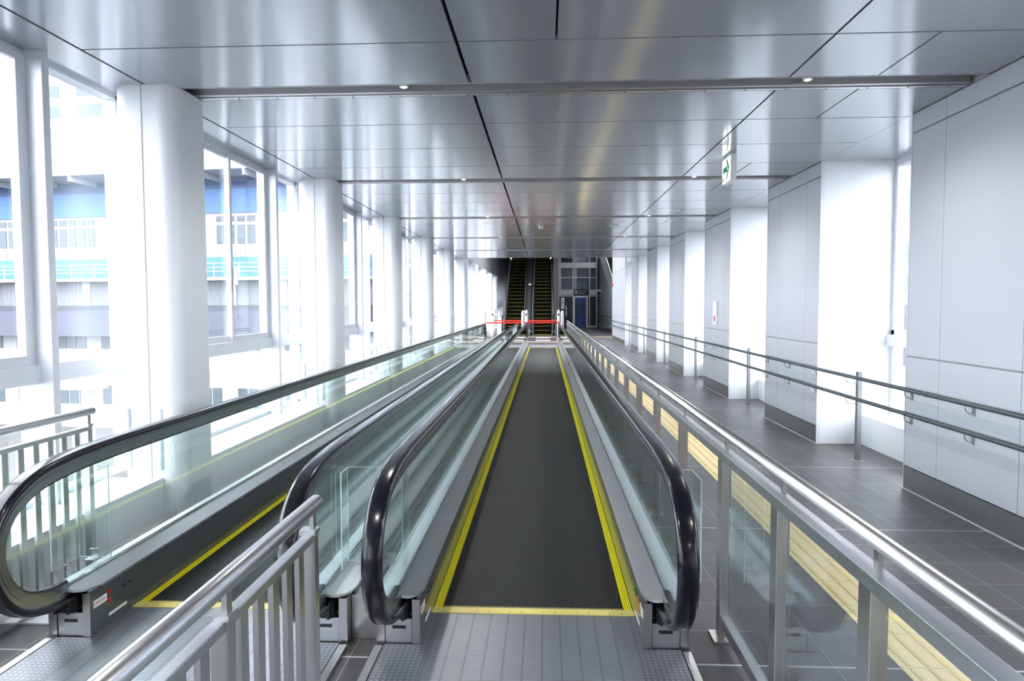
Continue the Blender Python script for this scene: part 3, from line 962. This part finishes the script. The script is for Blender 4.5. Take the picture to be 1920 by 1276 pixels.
def escalator(cx, label, tall_left):
    t = thing('escalator', label, 'escalator', (cx, 34.0, 0), 'escalators at the far end')
    Y0 = 35.4; run, rise = .36, .208
    hw = .47
    obj('landing_plate', MB().box(cx - .62, cx + .62, 33.4, 34.75, 0, .01), 'steel2', t)
    n = 28
    for i in range(-2, n):
        y = Y0 + i * run
        z = 0 if i <= 0 else i * rise
        zt = max(z, 0)
        m = MB().box(cx - hw, cx + hw, y, y + run + .02, zt - rise, zt)
        for j in range(0): pass
        s_ = obj('step', m, 'stepblk', t)
        m = MB().box(cx - hw, cx + hw, y - .002, y + .035, zt - .004, zt + .004)
        obj('step_edge', m, 'yellow', s_, label='yellow step edge')
    ye = Y0 + n * run; ze = n * rise
    for s in (-1, 1):
        a, b = cx + s * (hw + .005), cx + s * (hw + .03)
        prof = [(34.6, 0), (Y0 + .1, 0), (ye, ze - .1), (ye, ze + .30), (Y0, .25), (34.6, .22)]
        obj('skirt', MB().prism(prof, min(a, b), max(a, b), 'x'), 'steel2', t)
        a, b = cx + s * (hw + .012), cx + s * (hw + .02)
        m = MB().prism([(34.7, .2), (Y0, .24), (ye, ze + .3), (ye, ze + .92), (Y0 - .1, .86), (34.7, .80)], min(a + s * .05, b + s * .05), max(a + s * .05, b + s * .05), 'x')
        obj('side_panel', m, 'alu', t)
        xh = cx + s * (hw + .09)
        m = MB().tube([(xh, 34.75, .2), (xh, 34.5, .3), (xh, 34.42, .55), (xh, 34.5, .80), (xh, 34.8, .92), (xh, Y0 + .1, .95), (xh, Y0 + .6, 1.12), (xh, ye, ze + .98)], .042, 10)
        obj('handrail', m, 'rubber', t, label='black handrail')
        m = MB().prism([(34.7, .2), (Y0, .24), (ye, ze + .3), (ye, ze + .25), (Y0, .19), (34.7, .15)], min(cx + s * (hw + .03), cx + s * (hw + .16)), max(cx + s * (hw + .03), cx + s * (hw + .16)), 'x')
        obj('deck', m, 'deck', t)
        m = MB().prism([(34.9, 0), (ye, 0), (ye, ze + .25), (Y0, .2), (34.9, .2)], min(cx + s * (hw + .15), cx + s * (hw + .17)), max(cx + s * (hw + .15), cx + s * (hw + .17)), 'x')
        obj('outer_panel', m, 'grey', t)
    x = cx + (-1 if tall_left else 1) * (hw + .035)
    lb = obj('highlight_mount', MB().box(x - .05, x + .05, 42.62, 42.72, 4.32, 4.50), 'steel2', t)
    obj('highlight_disc', MB().tube([(x, 42.60, 4.41), (x, 42.62, 4.41)], .05, 12), 'lamp', lb)  # glowing disc stands in for a reflected highlight on the side panel
    return t
escalator(-1.585, 'left escalator with yellow-edged black steps at the far end', True)
escalator(-.10, 'right escalator with yellow-edged black steps at the far end', False)
t = thing('escalator_divider', 'smooth grey sloping divider between the two escalators', 'divider', (-.84, 35, 0))
Y0 = 35.4
m = MB().prism([(35.0, 0), (45.4, 0), (45.4, 6.05), (Y0, .30), (35.0, .28)], -.94, -.745, 'x')
obj('slope', m, 'grey', t)
obj('light_strip', MB().box(-.90, -.78, 39.6, 39.63, 2.71, 2.735), 'lamp', t)
m = MB().prism([(35.2, 0), (46, 0), (46, 6.1), (35.2, .35)], -2.69, -2.24, 'x')
struct('trim_2', m, 'grey')
m = MB().prism([(35.2, 0), (46, 0), (46, 6.1), (35.2, .35)], .56, .60, 'x')
m.box(.60, .93, 46.4, 47.3, 0, 6.2)
struct('trim_4', m, 'grey')
# lift
t = thing('elevator', 'glazed lift shaft with blue doors at the far end right of the escalators', 'elevator', (2.3, 47.0, 0))
YE = 47.0
m = MB()
for x, w_ in ((.95, .18), (1.92, .07), (3.05, .07), (3.52, .09)): m.box(x, x + w_, YE, YE + .1, 0, 6.2)
for z0, z1 in ((4.05, 4.42), (3.36, 3.43), (2.10, 2.17), (0, .1)): m.box(1.13, 3.6, YE + .01, YE + .09, z0, z1)
obj('frame', m, 'frame', t)
obj('shaft_pane', MB().box(1.13, 3.52, YE + .05, YE + .06, 2.6, 6.2), 'fglass', t)
obj('shaft_back', MB().box(1.0, 3.6, YE + .32, YE + .36, 0, 6.2), 'shaft', t)
m = MB()
for z0, z1 in ((2.65, 3.3), (3.45, 4.02), (4.5, 5.8)):
    m.box(2.02, 3.0, YE + .2, YE + .3, z0, z1); m.box(1.6, 1.9, YE + .2, YE + .3, z0, z1)
obj('cabin', m, 'bluedk', t)
obj('louvre', MB().box(1.13, 1.92, YE + .02, YE + .06, 2.2, 2.58), 'frame', t)
obj('louvre', MB().box(3.12, 3.52, YE + .02, YE + .06, 2.2, 2.58), 'frame', t)
obj('lobby_panel', MB().box(1.02, 1.93, YE - .01, YE + .03, 0.0, 2.1), 'black', t, label='black lobby wall panel')
m = MB().box(1.99, 2.07, YE - .03, YE + .04, 0, 2.1).box(2.87, 2.95, YE - .03, YE + .04, 0, 2.1).box(1.99, 2.95, YE - .03, YE + .04, 2.03, 2.1)
obj('door_frame', m, 'steel', t)
for a, b in ((2.07, 2.468), (2.472, 2.87)):
    d = obj('door', MB().box(a, b, YE + .0, YE + .03, 0, 2.03), 'blue', t, label='blue lift door leaf')
    m = MB().box(a + .10, b - .10, YE - .004, YE, .75, 1.8)
    obj('door_window', m, 'bluedk', d)
obj('side_pane', MB().box(3.12, 3.44, YE + .02, YE + .04, .2, 2.1), 'shaft', t)
m = MB().box(1.13, 1.37, YE - .02, YE - .01, 1.25, 2.02)
s_ = obj('notice_board', m, 'steel2', t)
obj('notice', MB().box(1.15, 1.35, YE - .025, YE - .02, 1.27, 1.55).box(1.15, 1.35, YE - .025, YE - .02, 1.85, 2.0), 'sticker', s_)
m = MB().box(1.46, 1.52, YE - .03, YE - .01, .78, 1.5)
obj('call_panel', m, 'steel', t)
# lift sign
t = thing('elevator_sign', 'black sign with white lift symbol and lettering above the lift doors', 'sign', (2.5, YE - .1, 2.2))
obj('board', MB().box(2.0, 3.0, YE - .12, YE + .01, 2.19, 2.60), 'black', t)
m = MB().box(2.08, 2.25, YE - .124, YE - .12, 2.28, 2.50)
pic = obj('symbol', m, 'sticker', t)
m = MB().box(2.10, 2.23, YE - .127, YE - .124, 2.30, 2.48)
obj('symbol_inner', m, 'black', pic)
m = MB()
for x in (2.13, 2.165, 2.20):
    m.tube([(x, YE - .128, 2.32), (x, YE - .128, 2.40)], .010, 8).tube([(x, YE - .128, 2.42), (x, YE - .128, 2.44)], .012, 8)
obj('symbol_figure', m, 'sticker', pic)
text_obj('lettering', 'エレベーター', .115, t, basis((2.63, YE - .122, 2.44), (1, 0, 0), (0, 0, 1)), 'sticker', .001, sx=.9)
text_obj('lettering', 'Elevator', .10, t, basis((2.52, YE - .122, 2.31), (1, 0, 0), (0, 0, 1)), 'sticker', .001)
# camera on the lobby wall
t = thing('security_camera', 'small pale security camera on a bracket between lift and stair wall', 'camera', (3.6, 45, 2.4))
obj('arm', MB().tube([(3.72, 44.9, 2.45), (3.5, 44.8, 2.42)], .03, 8), 'sticker', t)
obj('camera_body', MB().box(3.42, 3.66, 44.6, 44.75, 2.40, 2.52), 'sticker', t)
t = thing('red_alarm_light', 'small red alarm light on the edge of the last right pier', 'alarm light', (3.0, 30.1, 2.8))
obj('base', MB().tube([(3.0, 30.05, 2.40), (2.975, 30.05, 2.40)], .07, 14), 'redp', t)
obj('dome', MB().tube([(2.975, 30.05, 2.40), (2.94, 30.05, 2.40), (2.93, 30.05, 2.40)], [.055, .05, .03], 14), 'redp', t)

# gate poles at the far walkway ends with red belts
def pole(x, y, lab, front):
    t = thing('sensor_pole', lab, 'pole', (x, y, 0), 'white sensor poles at the far walkway ends')
    z0 = 0 if front else .011
    m = MB().tube([(x, y, z0), (x, y, 1.20), (x, y, 1.27), (x, y, 1.305), (x, y, 1.315)], [.058, .058, .054, .035, .012], 20)
    obj('post', m, 'sticker', t)
    obj('base_ring', MB().tube([(x, y, z0), (x, y, .03)], .075, 20), 'steel', t)
    if front:
        obj('display', MB().box(x - .038, x + .038, y - .062, y - .045, 1.08, 1.17), 'black', t, label='dark square display')
    obj('sensor_window', MB().box(x + .02, x + .045, y - .055, y - .03, 1.22, 1.26), 'black', t)
    return t
A = [(-2.20, 29.0, 'left'), (-.775, 29.0, 'middle'), (.59, 29.0, 'right')]
B = [(-2.24, 25.42, 'leftmost'), (-.80, 25.36, 'middle'), (.66, 25.36, 'rightmost')]
for x, y, w_ in A: pole(x, y, '%s white sensor pole with a dark square display, behind the red belt' % w_, True)
for x, y, w_ in B: pole(x, y, '%s plain white sensor pole at the far tips of the handrails' % w_, False)
def belt(x0, x1, y, lab):
    o = obj('barrier_belt', MB().box(x0, x1, y - .004, y + .004, .845, .895), 'red', label=lab, cat='barrier belt', group='red barrier belts')
belt(-2.15, -.83, 29.0, 'red barrier belt stretched behind the left walkway, between the poles with displays')
belt(-.72, .535, 29.0, 'red barrier belt stretched behind the right walkway, between the poles with displays')
belt(-2.18, -.86, 25.42, 'red barrier belt across the far end of the left walkway')
belt(-.74, .60, 25.36, 'red barrier belt across the far end of the right walkway')
# white folding barrier stand left of the escalators
t = thing('barrier_stand', 'white folding barrier stand near the foot of the left escalator', 'barrier stand', (-2.05, 31, 0))
m = MB()
for x in (-2.35, -2.05):
    m.tube([(x - .1, 30.6, 0), (x, 31, 1.15)], .02, 8); m.tube([(x + .1, 31.4, 0), (x, 31, 1.15)], .02, 8)
m.tube([(-2.35, 31, 1.1), (-2.05, 31, 1.1)], .02, 8)
obj('frame', m, 'sticker', t)
obj('board', MB().box(-2.12, -1.95, 30.9, 30.94, .1, .95), 'sticker', t)
obj('cross_bar', MB().box(-2.4, -2.0, 30.78, 30.80, .5, .54), 'sticker', t)
m = MB()
for i in range(3): m.tube([(-2.1 + i * .06, 31, 1.0), (-2.12 + i * .07, 31, 1.25)], .008, 6)
obj('umbrella_hook', m, 'steel2', t)

# ================================================================== OUTSIDE
GZ = -5.6
struct('floor_outside', MB().box(-120, 120, -60, 200, GZ - .2, GZ), 'xgrav')
o = obj('paved_yard', MB().box(-30, -5.2, 4, 14.5, GZ, GZ + .03), 'xasph', label='grey paved yard outside below the left windows', cat='yard')
for i, x in enumerate((-7.2, -8.27, -11.0, -12.07)):
    obj('railway_rail', MB().box(x - .035, x + .035, 24.6, 27.5, GZ, GZ + .15), 'xrust',
        label=['railway rail outside nearest the corridor', 'second railway rail from the corridor', 'third railway rail from the corridor', 'railway rail farthest from the corridor'][i], cat='rail', group='railway rails outside')
# opposite building: local frame, u leftwards along its face
ang = math.radians(82.2)
d = Vector((-math.sin(ang), math.cos(ang), 0)); nrm = Vector((-d.y, d.x, 0))   # nrm points to the camera side or away
if nrm.y > 0: nrm = -nrm
O = Vector((-9.0, 36.2, 0))
def BM(): return Matrix(((d.x, nrm.x, 0, O.x), (d.y, nrm.y, 0, O.y), (0, 0, 1, 0), (0, 0, 0, 1)))
def fb(m): return m.xf(BM())
t = thing('station_building', 'white and blue station building opposite, seen through the left windows', 'building', tuple(O))
UL = 60
def band(name, z0, z1, mt, out=0.0, u0=0, u1=UL, thick=.4, par=None, label=None):
    return obj(name, fb(MB().box(u0, u1, out - thick, out, z0, z1)), mt, par or t, label=label)
band('wall', GZ, 8.6, 'xwhite', -.1, thick=8)
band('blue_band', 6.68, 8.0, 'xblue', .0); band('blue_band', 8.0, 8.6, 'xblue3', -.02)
band('canopy', 8.62, 8.85, 'xwhite', 2.2, thick=2.4)
band('blue_band', 3.12, 4.25, 'xblue2', 0.02)
band('balcony_slab', 2.93, 3.10, 'xwhite', .8, thick=.9)
band('corrugated_wall', 1.55, 2.9, 'xcor', .02)
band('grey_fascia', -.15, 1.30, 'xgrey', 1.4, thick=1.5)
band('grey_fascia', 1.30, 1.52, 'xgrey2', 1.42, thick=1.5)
m = MB()
for i in range(20): m.box(i * 3.1 + 2, i * 3.1 + 2.5, .0, .06, 1.55, 2.9)
obj('pier_strip', fb(m), 'xwhite', t)
u = 1.0; g = 0
while u < 45:
    for j in range(5):
        uu = u + j * .63
        for z0, z1, mt in ((6.20, 6.52, 'xwin'), (4.97, 6.02, 'xwin'), (4.32, 4.88, 'xpale')):
            if mt == 'xwin':
                obj('window', fb(MB().box(uu, uu + .46, -.09, -.06, z0, z1)), mt, t)
            else:
                obj('spandrel', fb(MB().box(uu - .03, uu + .52, -.09, -.06, z0, z1)), mt, t)
    u += 5.4
u = .6
while u < 45:
    for z0, z1 in ((-.95, -.22), (-4.2, -3.1)):
        for du in (0, .66, 1.32):
            obj('window', fb(MB().box(u + du, u + du + .56, -.09, -.05, z0, z1)), 'xwin', t)
    u += 2.9
m = MB()
for z in (3.42, 3.62, 3.86): m.box(0, UL, .75, .79, z - .02, z + .02)
u = 0
while u < UL: m.box(u, u + .05, .75, .8, 3.1, 3.86); u += 1.5
obj('balcony_rail', fb(m), 'xwhite', t)
m = MB()
u = 1
while u < UL: m.box(u, u + .12, .3, 2.2, 8.3, 8.6); u += 2.6
obj('canopy_strut', fb(m), 'xwhite', t)
# taller block behind
t2 = thing('tower_block', 'pale tall building rising behind the station building on the left', 'building', (-25, 60, 0))
def BM2(v):
    return Matrix(((d.x, nrm.x, 0, O.x - 4), (d.y, nrm.y, 0, O.y + 14), (0, 0, 1, 0), (0, 0, 0, 1)))
obj('wall', MB().box(12, 70, -12, 0, GZ, 26).xf(BM2(0)), 'xwhite', t2)
for zz in (16.6, 18.2, 20.6):
    for i in range(9):
        obj('window', MB().box(14 + i * 6, 18.4 + i * 6, 0, .03, zz, zz + .9).xf(BM2(0)), 'xwin', t2)
# platform roof columns outside on the left
for i, (x, y) in enumerate(((-10.4, 15.0), (-13.4, 15.6), (-7.2, 21.0))):
    t3 = thing('platform_column', ['pale steel column outside with a flat head, seen left of the nearest pillar', 'pale steel column outside at the left edge',
                                   'pale steel column outside behind the second bay of windows'][i], 'column', (x, y, GZ), 'steel columns outside')
    obj('shaft', MB().box(x - .09, x + .09, y - .09, y + .09, GZ, -.35), 'alu', t3)
    obj('head_plate', MB().box(x - .55, x + .35, y - .2, y + .2, -.35, -.2), 'alu', t3)
# outer braced post and tie rods close to the glass
for i, y in enumerate((6.15, 6.15 + P, 6.15 + 2 * P)):
    t3 = thing('facade_post', '%s slim white post just outside the lower left windows' % ordn[i], 'post', (-3.6, y, GZ), 'slim posts outside the glazing')
    obj('post', MB().box(-3.62, -3.54, y - .035, y + .035, GZ, 1.05), 'alu', t3)
    m = MB().tube([(-3.54, y, .98), (-3.52, y, .98)], .018, 10).tube([(-3.54, y, .90), (-3.52, y, .90)], .018, 10)
    obj('bolt', m, 'steel', t3)
    obj('tie_rod', MB().tube([(-3.55, y - 1.7, .72), (-3.55, y + 1.7, .72)], .006, 8), 'steel', t3)
# building on the right side
t4 = thing('office_building', 'white building with blue bands seen through the right window slit', 'building', (24, 50, 0))
obj('wall', MB().box(24, 34, 10, 110, GZ, 16), 'xwhite', t4)
for z0, z1 in ((7.4, 9.2), (4.1, 5.6), (2.4, 3.6), (10.6, 12.6)):
    obj('blue_band', MB().box(23.96, 24, 10, 110, z0, z1), 'xblue2', t4)
m = MB()
obj('lower_band', MB().box(23.96, 24, 10, 110, -2.6, 1.5), 'xgrey', t4)
